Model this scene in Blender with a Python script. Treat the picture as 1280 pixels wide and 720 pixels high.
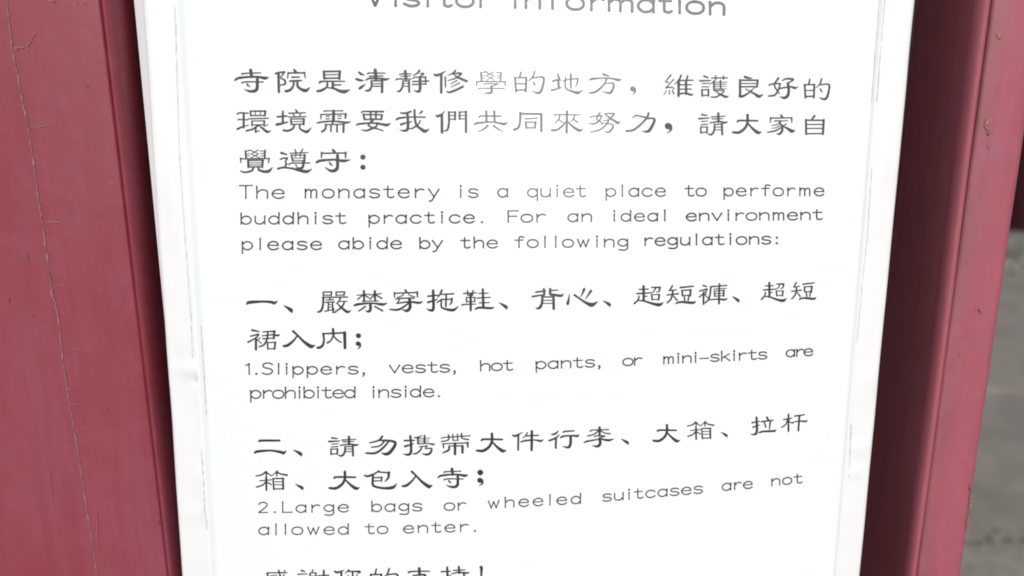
import bpy, bmesh, math, random
from mathutils import Vector, Matrix, noise

R = math.radians
random.seed(7)
S = bpy.context.scene
for o in list(bpy.data.objects):
    bpy.data.objects.remove(o)
COL = S.collection

# ------------------------------------------------------------------ camera
CAM_Z = 1.35
PITCH = R(15)
FPX = 1108.0            # focal length in pixels of a 1280 wide frame
CX, CY = 655.0, 360.0   # principal point in the frame
cam_d = bpy.data.cameras.new('camera')
cam = bpy.data.objects.new('camera', cam_d)
COL.objects.link(cam)
cam.location = (0, 0, CAM_Z)
cam.rotation_euler = (R(90) - PITCH, 0, 0)
cam_d.sensor_width = 36
cam_d.lens = FPX / 1280 * 36
cam_d.shift_x = -(CX - 640) / 1280
cam_d.clip_start = 0.02
cam_d.clip_end = 500
cam_d.dof.use_dof = True
cam_d.dof.focus_distance = 0.55
cam_d.dof.aperture_fstop = 4.6
S.camera = cam

# ------------------------------------------------------------------ light
SUN_EL, SUN_AZ = R(28), math.atan2(0.03, -1.0)      # azimuth from +Y towards +X: behind the camera, to its left
w = bpy.data.worlds.new('World')
S.world = w
w.use_nodes = True
nt = w.node_tree
bg = nt.nodes['Background']
sky = nt.nodes.new('ShaderNodeTexSky')
sky.sky_type = 'NISHITA'
sky.sun_disc = False
sky.sun_elevation = SUN_EL
sky.sun_rotation = SUN_AZ
sky.dust_density = 1.0
sky.air_density = 1.0
hsv = nt.nodes.new('ShaderNodeHueSaturation')
hsv.inputs['Saturation'].default_value = 0.5
nt.links.new(sky.outputs[0], hsv.inputs['Color'])
nt.links.new(hsv.outputs[0], bg.inputs['Color'])
bg.inputs['Strength'].default_value = 0.06
sun_d = bpy.data.lights.new('sun', 'SUN')
sun = bpy.data.objects.new('sun', sun_d)
COL.objects.link(sun)
sun_d.energy = 1.5
sun_d.angle = R(44)
sun_d.color = (1.0, 0.99, 0.975)
sd = Vector((math.sin(SUN_AZ) * math.cos(SUN_EL), math.cos(SUN_AZ) * math.cos(SUN_EL), math.sin(SUN_EL)))
sun.rotation_euler = sd.to_track_quat('Z', 'Y').to_euler()
sun.location = sd * 20
S.view_settings.view_transform = 'Standard'
S.view_settings.look = 'None'
S.view_settings.exposure = 0.80
S.view_settings.gamma = 1
S.render.engine = 'CYCLES'
S.cycles.filter_width = 1.9

# ------------------------------------------------------------------ helpers
FWD = Vector((0, math.cos(PITCH), -math.sin(PITCH)))
UP = Vector((0, math.sin(PITCH), math.cos(PITCH)))
CAM = Vector((0, 0, CAM_Z))


def ray(px, py):
    return Vector((1, 0, 0)) * ((px - CX) / FPX) + UP * ((CY - py) / FPX) + FWD


def hit(px, py, p, n):
    d = ray(px, py)
    return CAM + d * ((p - CAM).dot(n) / d.dot(n))


def tag(o, label=None, cat=None, group=None, kind=None):
    if label: o['label'] = label
    if cat: o['category'] = cat
    if group: o['group'] = group
    if kind: o['kind'] = kind
    return o


def empty(name, loc, rot=(0, 0, 0)):
    o = bpy.data.objects.new(name, None)
    o.empty_display_size = 0.05
    o.location = loc
    o.rotation_euler = rot
    COL.objects.link(o)
    return o


def link(name, verts, faces, mat, parent=None, smooth=False, sharp=None):
    me = bpy.data.meshes.new(name)
    me.from_pydata([tuple(v) for v in verts], [], faces)
    me.update()
    if smooth:
        for p in me.polygons:
            p.use_smooth = True
        if sharp:
            me.set_sharp_from_angle(angle=R(sharp))
    me.materials.append(mat)
    o = bpy.data.objects.new(name, me)
    COL.objects.link(o)
    if parent:
        o.parent = parent
    return o


class Nodes:
    """a small wrapper for building node materials"""
    def __init__(self, name):
        self.m = bpy.data.materials.new(name)
        self.m.use_nodes = True
        self.t = self.m.node_tree
        self.b = self.t.nodes['Principled BSDF']
        self.co = self.t.nodes.new('ShaderNodeTexCoord').outputs['Object']

    def set(self, **k):
        for a, v in k.items():
            self.b.inputs[a.replace('_', ' ')].default_value = v

    def n(self, kind, **inp):
        nd = self.t.nodes.new(kind)
        for a, v in inp.items():
            s = nd.inputs[a]
            if hasattr(v, 'is_output'):
                self.t.links.new(v, s)
            else:
                s.default_value = v
        return nd

    def stretch(self, sc, off=(0, 0, 0)):
        nd = self.n('ShaderNodeMapping', Vector=self.co)
        nd.inputs['Scale'].default_value = sc
        nd.inputs['Location'].default_value = off
        return nd.outputs[0]

    def noise(self, vec, scale, detail=4, rough=0.55, dist=0.0):
        return self.n('ShaderNodeTexNoise', Vector=vec, Scale=scale, Detail=detail, Roughness=rough, Distortion=dist).outputs[0]

    def ramp(self, fac, stops):
        nd = self.n('ShaderNodeValToRGB', Fac=fac)
        e = nd.color_ramp.elements
        while len(e) < len(stops):
            e.new(0.5)
        for el, (p, c) in zip(e, stops):
            el.position = p
            el.color = c if len(c) == 4 else (*c, 1)
        return nd.outputs[0]

    def mix(self, fac, a, b, mode='MIX'):
        nd = self.t.nodes.new('ShaderNodeMix')
        nd.data_type = 'RGBA'
        nd.blend_type = mode
        for s, v in ((nd.inputs[0], fac), (nd.inputs[6], a), (nd.inputs[7], b)):
            if hasattr(v, 'is_output'):
                self.t.links.new(v, s)
            else:
                s.default_value = v if not isinstance(v, tuple) or len(v) == 4 else (*v, 1)
        return nd.outputs[2]

    def to(self, out, sock):
        self.t.links.new(out, self.b.inputs[sock])

    def bump(self, h, strength, dist):
        nd = self.n('ShaderNodeBump', Height=h, Strength=strength, Distance=dist)
        self.to(nd.outputs[0], 'Normal')


def BW(v):
    return (v, v, v)


# ------------------------------------------------------------------ materials
def red_paint(name, c_main, c_pale, c_deep, rough, worn):
    M = Nodes(name)
    big = M.noise(M.stretch((1, 1, 0.35)), 9, 3, 0.5)
    streak = M.noise(M.stretch((1, 1, 0.09)), 85, 5, 0.65, 0.6)
    mott = M.noise(M.co, 55, 5, 0.65, 0.4)
    col = M.mix(M.ramp(big, [(0.36, BW(0)), (0.66, BW(1))]), c_main, c_pale)
    col = M.mix(M.ramp(streak, [(0.45, BW(0)), (0.78, BW(0.45))]), col, c_deep)
    col = M.mix(M.ramp(mott, [(0.52, BW(0)), (0.8, BW(0.5))]), col, c_pale)
    fine = M.noise(M.stretch((1, 1, 0.02)), 700, 2, 0.6)
    col = M.mix(M.ramp(fine, [(0.5, BW(0)), (0.8, BW(0.22))]), col, c_deep)
    cloud = M.noise(M.stretch((1, 1, 0.5), (7, 3, 2)), 30, 4, 0.7, 0.8)
    col = M.mix(M.ramp(cloud, [(0.5, BW(0)), (0.75, BW(0.5))]), col, (c_pale[0] * .82, c_pale[1] * 1.15, c_pale[2] * 1.3))
    if worn:   # dust lying along the groove of the moulding
        xs = M.n('ShaderNodeSeparateXYZ', Vector=M.co).outputs[0]
        mrg = M.n('ShaderNodeMapRange', Value=xs)
        mrg.inputs['From Min'].default_value = -0.0175; mrg.inputs['From Max'].default_value = -0.001
        band = M.ramp(mrg.outputs[0], [(0.0, BW(0)), (0.22, BW(0.8)), (0.5, BW(0.55)), (1.0, BW(0))])
        dn = M.ramp(M.noise(M.stretch((1, 1, 0.2)), 120, 5, 0.7), [(0.38, BW(0.1)), (0.62, BW(1))])
        col = M.mix(M.mix(1.0, band, dn, 'MULTIPLY'), col, (0.215, 0.088, 0.092))
    # tiny dark nicks and pale chips
    nick = M.noise(M.stretch((1, 1, 0.5)), 210, 2, 0.5)
    col = M.mix(M.ramp(nick, [(0.755, BW(0)), (0.78, BW(0.6))]), col, (0.055, 0.022, 0.026))
    chip = M.noise(M.stretch((1, 1, 0.4), (3.1, 1.7, 0.4)), 120, 3, 0.6)
    col = M.mix(M.ramp(chip, [(0.74 - 0.02 * worn, BW(0)), (0.79, BW(0.4))]), col, (0.42, 0.27, 0.25))
    M.to(col, 'Base Color')
    rr = M.ramp(mott, [(0.3, BW(rough - 0.07)), (0.7, BW(rough + 0.1))])
    M.to(rr, 'Roughness')
    M.set(Specular_IOR_Level=0.45)
    hgt = M.mix(0.5, streak, mott)
    M.bump(hgt, 0.35, 0.0012)
    return M.m


paint_wide = red_paint('red_paint', (0.246, 0.031, 0.044), (0.270, 0.059, 0.084), (0.186, 0.025, 0.037), 0.45, 0)
paint_post = red_paint('faded_and_lit_red_paint', (0.345, 0.070, 0.095), (0.36, 0.108, 0.142), (0.275, 0.050, 0.072), 0.45, 1)  # weathered red, paler also because the light on this face is in the colour
paint_mould = red_paint('shade_lifted_red_paint', (0.37, 0.085, 0.110), (0.39, 0.115, 0.14), (0.29, 0.064, 0.086), 0.55, 0)  # moulding red lightened in colour to lift its shaded return side
paint_panel = red_paint('panel_shade_paint', (0.028, 0.013, 0.017), (0.032, 0.015, 0.019), (0.024, 0.011, 0.015), 0.5, 0)  # red panel painted near-black: the shade behind the board is in the colour

M = Nodes('grey_crack_filler')
M.to(M.ramp(M.noise(M.stretch((1, 1, 0.3)), 300, 3), [(0.28, (0.15, 0.06, 0.07)), (0.42, (0.22, 0.105, 0.118)), (0.72, (0.32, 0.20, 0.205))]), 'Base Color')
M.set(Roughness=0.8)
filler = M.m

M = Nodes('hairline')
M.set(Base_Color=(0.25, 0.12, 0.13, 1), Roughness=0.75)
hair = M.m

M = Nodes('pale_scratch')
M.set(Base_Color=(0.30, 0.095, 0.115, 1), Roughness=0.7)
scratch = M.m

M = Nodes('white_board')
M.to(M.ramp(M.noise(M.stretch((1, 1, 0.5)), 22, 4), [(0.3, (0.75, 0.752, 0.754)), (0.7, (0.785, 0.787, 0.789))]), 'Base Color')
M.set(Roughness=0.32, Specular_IOR_Level=0.5)
M.bump(M.noise(M.stretch((1, 1, 0.6)), 22, 3), 0.4, 0.0035)
board_mat = M.m

M = Nodes('backing_plastic')
M.set(Base_Color=(0.60, 0.59, 0.60, 1), Roughness=0.5)
backing_mat = M.m

M = Nodes('grey_crease_shading')
M.to(M.ramp(M.noise(M.co, 260, 3), [(0.4, (0.63, 0.63, 0.625)), (0.6, (0.50, 0.50, 0.49)), (0.75, (0.33, 0.33, 0.32))]), 'Base Color')
M.set(Roughness=0.5)
crease_shade_mat = M.m  # shading of the film creases, put into the colour


def laminated(name, col, rough):
    """print under a clear, slightly buckled glossy film: the film's normal wanders, so what it mirrors changes across the sheet"""
    M = Nodes(name)
    M.set(Base_Color=(*col, 1), Roughness=rough, Specular_IOR_Level=0.2, Coat_Weight=1.0, Coat_Roughness=0.10, Coat_IOR=1.45)
    x = M.n('ShaderNodeSeparateXYZ', Vector=M.stretch((1, 1, 1))).outputs
    wob = M.noise(M.stretch((1.0, 1.0, 0.7)), 26, 2, 0.45)
    ma = M.t.nodes.new('ShaderNodeMath'); ma.operation = 'MULTIPLY_ADD'
    M.t.links.new(wob, ma.inputs[0]); ma.inputs[1].default_value = 0.050; M.t.links.new(x[0], ma.inputs[2])
    # across the sheet: the film leans down, up and down again, by a few degrees
    mr = M.n('ShaderNodeMapRange', Value=ma.outputs[0])
    mr.inputs['From Min'].default_value = -0.20 + 0.025; mr.inputs['From Max'].default_value = 0.22 + 0.025
    tilt = M.ramp(mr.outputs[0], [(0.06, BW(0.84)), (0.16, BW(0.42)), (0.36, BW(0.36)), (0.455, BW(0.93)),
                                  (0.60, BW(0.95)), (0.70, BW(0.40)), (0.80, BW(0.62)), (0.93, BW(0.46))])
    sb = M.t.nodes.new('ShaderNodeMath'); sb.operation = 'MULTIPLY_ADD'
    M.t.links.new(tilt, sb.inputs[0]); sb.inputs[1].default_value = TILT_GAIN; sb.inputs[2].default_value = TILT_OFF
    nrm = M.t.nodes.new('ShaderNodeNewGeometry').outputs['Normal']
    cv = M.n('ShaderNodeCombineXYZ', Z=sb.outputs[0]).outputs[0]
    ad = M.t.nodes.new('ShaderNodeVectorMath'); ad.operation = 'ADD'
    M.t.links.new(nrm, ad.inputs[0]); M.t.links.new(cv, ad.inputs[1])
    no = M.t.nodes.new('ShaderNodeVectorMath'); no.operation = 'NORMALIZE'
    M.t.links.new(ad.outputs[0], no.inputs[0])
    M.to(no.outputs[0], 'Coat Normal')
    return M.m


TILT_GAIN, TILT_OFF = 0.13, -0.065
paper_mat = laminated('laminated_paper', (0.797, 0.833, 0.835), 0.5)
ink_mat = laminated('laminated_ink', (0.034, 0.035, 0.038), 0.5)

M = Nodes('stone_paving')
a = M.noise(M.co, 2.2, 6, 0.6); b_ = M.noise(M.co, 28, 5, 0.65); c_ = M.noise(M.stretch((1, 2.4, 1)), 7, 4, 0.6)
col = M.ramp(a, [(0.3, (0.235, 0.20, 0.163)), (0.55, (0.335, 0.29, 0.242)), (0.75, (0.43, 0.375, 0.315))])
col = M.mix(M.ramp(b_, [(0.45, BW(0)), (0.7, BW(0.7))]), col, (0.19, 0.16, 0.13))
col = M.mix(M.ramp(c_, [(0.5, BW(0)), (0.72, BW(0.5))]), col, (0.25, 0.235, 0.215))
M.to(col, 'Base Color'); M.set(Roughness=0.75)
M.bump(b_, 0.5, 0.006)
stone_mat = M.m

M = Nodes('earth')
M.to(M.ramp(M.noise(M.co, 18, 5), [(0.35, (0.09, 0.08, 0.065)), (0.7, (0.17, 0.15, 0.125))]), 'Base Color'); M.set(Roughness=0.9)
earth_mat = M.m

M = Nodes('weathered_base_stone')
M.to(M.ramp(M.noise(M.co, 14, 5), [(0.35, (0.10, 0.10, 0.085)), (0.65, (0.19, 0.185, 0.16))]), 'Base Color'); M.set(Roughness=0.85)
base_mat = M.m

M = Nodes('grit')
inf = M.t.nodes.new('ShaderNodeObjectInfo')
M.to(M.ramp(M.noise(M.co, 55, 3), [(0.38, (0.13, 0.12, 0.105)), (0.52, (0.26, 0.24, 0.20)), (0.66, (0.42, 0.39, 0.35))]), 'Base Color'); M.set(Roughness=0.8)
grit_mat = M.m

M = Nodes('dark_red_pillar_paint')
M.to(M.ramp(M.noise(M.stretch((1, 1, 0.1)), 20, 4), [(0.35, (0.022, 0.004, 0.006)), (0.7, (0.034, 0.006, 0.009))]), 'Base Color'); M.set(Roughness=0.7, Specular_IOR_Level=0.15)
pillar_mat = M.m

# ------------------------------------------------------------------ the ground
e = 120.0
tag(link('ground', [(-e, -e, -0.05), (e, -e, -0.05), (e, e, -0.05), (-e, e, -0.05)], [(0, 1, 2, 3)], earth_mat), kind='structure')


def slab_mesh(bm, x0, x1, y0, y1, zt, bev=0.006):
    nx, ny = 5, 4
    pts = []
    for j in range(ny + 1):
        for i in range(nx + 1):
            x = x0 + (x1 - x0) * i / nx; y = y0 + (y1 - y0) * j / ny
            ed = i in (0, nx) or j in (0, ny)
            x += (random.uniform(-1, 1) * 0.006); y += random.uniform(-1, 1) * 0.006
            z = zt + noise.noise((x * 3, y * 3, 0)) * 0.004 - (bev if ed else 0)
            if ed:
                pass
            pts.append(bm.verts.new((x, y, z)))
    for j in range(ny):
        for i in range(nx):
            k = j * (nx + 1) + i
            bm.faces.new((pts[k], pts[k + 1], pts[k + nx + 2], pts[k + nx + 1]))
    ring = [pts[i] for i in range(nx + 1)] + [pts[j * (nx + 1) + nx] for j in range(1, ny + 1)] + \
           [pts[ny * (nx + 1) + i] for i in range(nx - 1, -1, -1)] + [pts[j * (nx + 1)] for j in range(ny - 1, 0, -1)]
    low = [bm.verts.new((v.co.x, v.co.y, -0.06)) for v in ring]
    for i in range(len(ring)):
        j = (i + 1) % len(ring)
        bm.faces.new((ring[j], ring[i], low[i], low[j]))


JY = hit(1240, 674, Vector((0, 0, 0)), Vector((0, 0, 1))).y          # the joint that crosses the lower right corner of the view
bm = bmesh.new()
rows = [(JY - 0.95 * (k + 1), JY - 0.95 * k) for k in range(5)] + [(JY + 1.15 * k, JY + 1.15 * (k + 1)) for k in range(8)]
for r_, (ya, yb) in enumerate(rows):
    x = -5.2 + (r_ * 0.61) % 1.3
    while x < 8.5:
        wd = random.uniform(1.15, 1.6)
        slab_mesh(bm, x + 0.012, x + wd - 0.012, ya + 0.016, yb - 0.016, random.uniform(-0.003, 0.003))
        x += wd
me = bpy.data.meshes.new('pavement'); bm.to_mesh(me); bm.free()
for p in me.polygons: p.use_smooth = True
me.set_sharp_from_angle(angle=R(40))
me.materials.append(stone_mat)
pav = bpy.data.objects.new('pavement', me); COL.objects.link(pav); tag(pav, kind='structure')

# grit gathered in the joint and in front of the far pillar
bm = bmesh.new()
def stone(x, y, r):
    mt = Matrix.Translation((x, y, r * 0.35)) @ Matrix.Rotation(random.uniform(0, 6.28), 4, 'Z') @ Matrix.Diagonal((r, r * random.uniform(.6, 1), r * random.uniform(.4, .7), 1))
    geo = bmesh.ops.create_icosphere(bm, subdivisions=1, radius=1, matrix=mt)
    for v in geo['verts']:
        v.co += Vector((random.uniform(-1, 1), random.uniform(-1, 1), random.uniform(-1, 1))) * r * 0.18
for i in range(420):
    stone(random.uniform(0.3, 2.6), JY + random.gauss(0, 0.028), random.choice((.004, .005, .006, .008, .011)))
for i in range(240):
    stone(random.uniform(2.6, 4.4), random.uniform(5.3, 6.3), random.choice((.01, .014, .02, .03)))
me = bpy.data.meshes.new('grit'); bm.to_mesh(me); bm.free(); me.materials.append(grit_mat)
tag(bpy.data.objects.new('grit', me), 'pale grit and small stones lying in the pavement joints', 'grit', kind='stuff')
COL.objects.link(bpy.data.objects['grit'])

# ------------------------------------------------------------------ red woodwork
YF, YB, YP = 0.531, 0.665, 0.616     # post fronts, post backs, door panel
XL, XR, XE = -0.2362, 0.2613, 0.2985  # left post edge, right post edge, right post outer edge
POST_H = 2.35


def extrude(name, prof, z0, z1, mat, parent, jit=0.0, segs=70, seed=0.0, origin=(0, 0, 0)):
    vs, fs = [], []
    n = len(prof)
    for k in range(segs + 1):
        z = z0 + (z1 - z0) * k / segs
        for i, (x, y) in enumerate(prof):
            dx = noise.noise((seed, z * 6, 0.3)) * jit + noise.noise((seed + 5, z * 40, i * 0.2)) * jit * 0.35
            dy = noise.noise((seed + 9, z * 5, 0.7)) * jit
            vs.append(Vector((x + dx, y + dy, z)) - Vector(origin))
    for k in range(segs):
        for i in range(n):
            j = (i + 1) % n
            fs.append((k * n + i, k * n + j, (k + 1) * n + j, (k + 1) * n + i))
    fs.append(tuple(range(n - 1, -1, -1)))
    fs.append(tuple(segs * n + i for i in range(n)))
    return link(name, vs, fs, mat, parent, smooth=True, sharp=38)


def arc(cx, cy, r, a0, a1, n=6):
    return [(cx + r * math.cos(R(a0 + (a1 - a0) * i / n)), cy + r * math.sin(R(a0 + (a1 - a0) * i / n))) for i in range(n + 1)]


MW = 0.0062   # width of the edge moulding
# left: wide door leaf.  profile order is counter-clockwise seen from above
OL = (-0.36, 0.6, 0)
door = empty('red_door_leaf', OL)
tag(door, 'wide red wooden door leaf with long grey crack, left of the white notice board', 'door')
YL = YF + 0.034   # the leaf is thin: behind its edge is a dark gap
prof = arc(-.468, YF + .002, .002, 180, 270, 3) + arc(XL - MW - .0016, YF + .0016, .0016, 270, 360, 3) + [(XL - MW, YL), (-.47, YL)]
extrude('leaf_boards', prof, 0, POST_H, paint_wide, door, 0.0002, seed=0.0, origin=OL)
prof = arc(XL - MW + .0014, YF + .0022, .0012, 180, 250, 3) + [(XL - .0044 + .0044 * math.sin(R(q)), YF + .018 - .018 * math.cos(R(q))) for q in (3, 10, 18, 26, 34, 42, 50, 60, 70, 80, 90)] + [(XL, YL), (XL - MW + .0002, YL)]
extrude('edge_moulding', prof, 0, POST_H, paint_wide, door, 0.0004, seed=4.0, origin=OL)


def surf_ribbon(path, width, yoff, seed, origin, ragged=0.5):
    vs, fs = [], []
    for k, (x, z) in enumerate(path):
        if k < len(path) - 1:
            dx, dz = path[k + 1][0] - x, path[k + 1][1] - z
        L = math.hypot(dx, dz) or 1
        nx, nz = -dz / L, dx / L
        f = 1 - ragged + ragged * (0.38 + noise.noise((seed, k * 0.55, 0)) * 1.1) * 2
        if callable(width): ww = width(k / (len(path) - 1)) * f
        else: ww = max(0.0, width * f)
        if k in (0, len(path) - 1): ww *= 0.2
        off = Vector(origin)
        vs.append(Vector((x + nx * ww / 2, yoff, z + nz * ww / 2)) - off)
        vs.append(Vector((x - nx * ww / 2, yoff, z - nz * ww / 2)) - off)
        if k: fs.append((2 * k - 2, 2 * k - 1, 2 * k + 1, 2 * k))
    return vs, fs


def px_on_front(px, py):
    p = hit(px, py, Vector((0, YF, 0)), Vector((0, 1, 0)))
    return p.x, p.z


def wander(pts, n, amp, seed):
    out = []
    for i in range(len(pts) - 1):
        for k in range(n):
            t = k / n
            x = pts[i][0] * (1 - t) + pts[i + 1][0] * t; z = pts[i][1] * (1 - t) + pts[i + 1][1] * t
            s = seed + i * 1.0 + t
            out.append((x + noise.noise((s * 9, seed, 0)) * amp, z + noise.noise((s * 9, seed, 5)) * amp))
    out.append(pts[-1])
    return out


# the filled crack along the plank joint and its side cracks
cp = [px_on_front(*p) for p in [(9, 0), (15, 60), (25, 107), (37, 167), (47, 240), (53, 278), (65, 360), (72, 390), (83, 480), (97, 560), (108, 630), (122, 720)]]
(xa, za), (xb, zb_) = cp[0], cp[-1]
main_z = [(xa + (xa - xb) / (za - zb_) * .6, za + .6)] + cp + [(xb - (xa - xb) / (za - zb_) * .7, zb_ - .7)]
r = surf_ribbon(wander(main_z, 16, 0.0004, 3.3), 0.00075, YF - 0.00045, 1.0, OL, 1.0)
link('crack_filler', r[0], r[1], filler, door)
for (pa, pb, wd) in [((18, 60), (33, 59), .0013), ((33, 59), (44, 66), .0010), ((33, 59), (46, 40), .0008),
                     ((35, 160), (66, 155), .0008), ((54, 278), (78, 277), .0010), ((66, 358), (82, 356), .0007),
                     ((72, 392), (90, 389), .0007), ((80, 438), (102, 435), .0009), ((84, 486), (96, 484), .0008),
                     ((88, 505), (102, 503), .0007), ((98, 536), (116, 534), .0006), ((101, 584), (118, 582), .0006),
                     ((106, 606), (120, 606), .0005), ((108, 625), (124, 624), .0005)]:
    r = surf_ribbon(wander([px_on_front(*pa), px_on_front(*pb)], 7, 0.0012, pa[1] * .37), wd * .7, YF - 0.0006, pa[1] * .11, OL, 0.6)
    link('hairline_crack', r[0], r[1], scratch if pa[1] > 340 else hair, door)
for (pa, pb, wd) in [((60, 0), (70, 2), .0018), ((103, 2), (108, 6), .0009), ((121, 630), (123, 700), .0006),
                     ((62, 590), (66, 625), .0006),
                     ((95, 0), (97, 8), .0006), ((35, 325), (36, 328), .0011), ((41, 393), (43, 395), .0011),
                     ((110, 597), (112, 599), .0012), ((134, 512), (136, 513), .0010), ((64, 361), (66, 372), .0022)]:
    r = surf_ribbon(wander([px_on_front(*pa), px_on_front(*pb)], 7, 0.0006, pa[1] * .29 + pa[0]), wd * .8, YF - 0.0007, pa[1] * .17, OL, 0.6)
    link('paint_scratch', r[0], r[1], scratch, door)

# right: narrow post
OR = (0.282, 0.6, 0)
post = empty('red_door_post', OR)
tag(post, 'narrow faded, light-brightened red wooden post right of white notice board, stone paving behind it', 'door post')
xa, xb = XR + MW, XE
prof = arc(xa + .002, YF + .002, .002, 180, 270, 3) + arc(xb - .006, YF + .006, .006, 270, 360, 6) + [(xb, YB), (xa, YB)]
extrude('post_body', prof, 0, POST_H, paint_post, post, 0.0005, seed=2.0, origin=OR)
prof = [(XR + .0040 - .0040 * math.sin(R(q)), YF + .010 - .010 * math.cos(R(q))) for q in (90, 80, 70, 60, 50, 42, 34, 26, 18, 10, 4)] + arc(XR + MW - .0014, YF + .0022, .0012, 290, 360, 3) + [(XR + MW - .0002, YB), (XR, YB)]
extrude('edge_moulding', prof, 0, POST_H, paint_mould, post, 0.0005, seed=6.0, origin=OR)
M = Nodes('bare_wood_nick')
M.to(M.ramp(M.noise(M.co, 500, 2), [(0.42, (0.08, 0.03, 0.028)), (0.58, (0.36, 0.18, 0.14))]), 'Base Color'); M.set(Roughness=0.8)
for pts, wd in [([(1234, 148), (1231, 157), (1235, 165), (1236, 169)], .0016), ([(1212, 605), (1213, 625), (1211, 645), (1209, 665)], .0009),
                ([(1246, 40), (1250, 50)], .0014), ([(1235, 180), (1236, 186)], .0008), ([(1222, 385), (1226, 392)], .0008)]:
    r = surf_ribbon(wander([px_on_front(*p) for p in pts], 5, 0.0006, pts[0][1] * .3), wd, YF - 0.0009, pts[0][1] * .2, OR, 0.6)
    link('paint_nick', r[0], r[1], M.m, post)

# between them, behind the board: the recessed door panel
OP = (0.011, 0.64, 0)
panel = empty('red_door_panel', OP)
tag(panel, 'recessed red wooden panel, shade painted into its colour, behind the white notice board', 'door panel')
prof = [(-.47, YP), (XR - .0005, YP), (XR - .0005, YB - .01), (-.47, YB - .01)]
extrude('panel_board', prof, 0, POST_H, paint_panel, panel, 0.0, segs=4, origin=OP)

# far right: a pillar across the yard
g1 = hit(1262, 292, Vector((0, 0, 0.16)), Vector((0, 0, 1)))
PR = 0.24
pil = empty('red_pillar', (g1.x + PR, g1.y + PR, 0))
tag(pil, 'dark red round pillar on a grey stone base at the far right edge, beyond the paving', 'pillar')
def lathe(name, prof, mat, parent, n=40):
    vs, fs = [], []
    for (r, z) in prof:
        for i in range(n):
            a = 2 * math.pi * i / n
            vs.append((r * math.cos(a), r * math.sin(a), z))
    for k in range(len(prof) - 1):
        for i in range(n):
            j = (i + 1) % n
            fs.append((k * n + i, k * n + j, (k + 1) * n + j, (k + 1) * n + i))
    fs.append(tuple(range(n - 1, -1, -1))); fs.append(tuple((len(prof) - 1) * n + i for i in range(n)))
    return link(name, vs, fs, mat, parent, smooth=True, sharp=35)
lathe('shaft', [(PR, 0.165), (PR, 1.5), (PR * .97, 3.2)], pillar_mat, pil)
lathe('stone_base', [(PR + .10, 0.0), (PR + .12, 0.03), (PR + .12, 0.09), (PR + .07, 0.14), (PR + .02, 0.162)], base_mat, pil)

# ------------------------------------------------------------------ the notice board
LEAN = R(4.4)
P0 = CAM + FWD * 0.547
BU = Vector((1, 0, 0)); BW_ = Vector((0, math.sin(LEAN), math.cos(LEAN))); BN = Vector((0, -math.cos(LEAN), math.sin(LEAN)))
BASE = 0.335
board = empty('notice_board', P0 - BW_ * BASE, (-LEAN, 0, 0))
tag(board, 'white laminated notice board with Chinese and English text between red door and narrow post', 'notice board')


def uw(px, py, n=0.0):
    p = hit(px, py, P0 + BN * n, BN) - P0
    return p.dot(BU), p.dot(BW_)


def loc(u, w_, n):
    return Vector((u, -n, w_ + BASE))


W_TOP, W_BOT = 0.285, -0.33
def edge_line(pa, pb):
    (u0, w0), (u1, w1) = uw(*pa), uw(*pb)
    return lambda w_: u0 + (u1 - u0) * (w_ - w0) / (w1 - w0)


bl, br = edge_line((176.5, 0), (226.5, 720)), edge_line((1145, 0), (1076, 720))
sl, sr = edge_line((219, 0), (262, 720)), edge_line((1105, 0), (1046.5, 720))


def ramp01(t):
    t = max(0.0, min(1.0, t))
    return t * t * (3 - 2 * t)


def sheet_h(u, w_):
    a, b = u - sl(w_), sr(w_) - u
    ed = ramp01(a / 0.0075) * ramp01(b / 0.0046)
    x = (u - sl(w_)) / (sr(w_) - sl(w_))
    bulge = math.sin(math.pi * max(0, min(1, x))) ** 1.0 * 0.0050
    return 0.0005 + 0.0024 * ed + bulge * ramp01(a / .02) * ramp01(b / .02)


def px_sheet(px, py, lift):
    n = 0.004
    for _ in range(4):
        u, w_ = uw(px, py, n)
        n = sheet_h(u, w_) + lift
    return loc(u, w_, n)


# wrinkles of the plastic skin along both margins
DENT = []
for (px, py, su, sw, a) in [(236, 462, .007, .0045, .0011), (246, 476, .004, .003, -.0009), (228, 430, .004, .012, .0006), (250, 600, .0035, .010, .0008),
                            (257, 655, .003, .006, -.0008), (240, 640, .006, .006, .0006), (215, 250, .004, .020, .0005), (248, 700, .005, .012, .0005),
                            (1075, 560, .006, .004, .0009), (1068, 590, .005, .004, .0008), (1062, 640, .005, .012, .0005), (1085, 480, .005, .010, .0006),
                            (1118, 60, .004, .014, .0004), (1105, 200, .004, .018, .0005)]:
    DENT.append((*uw(px, py), su, sw, a))


def dent(u, w_):
    n = noise.noise((u * 60, w_ * 22, 3)) * 0.00022
    for u0, w0, su, sw, a in DENT:
        n += a * math.exp(-((u - u0) / su) ** 2 - ((w_ - w0) / sw) ** 2)
    return n


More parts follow.
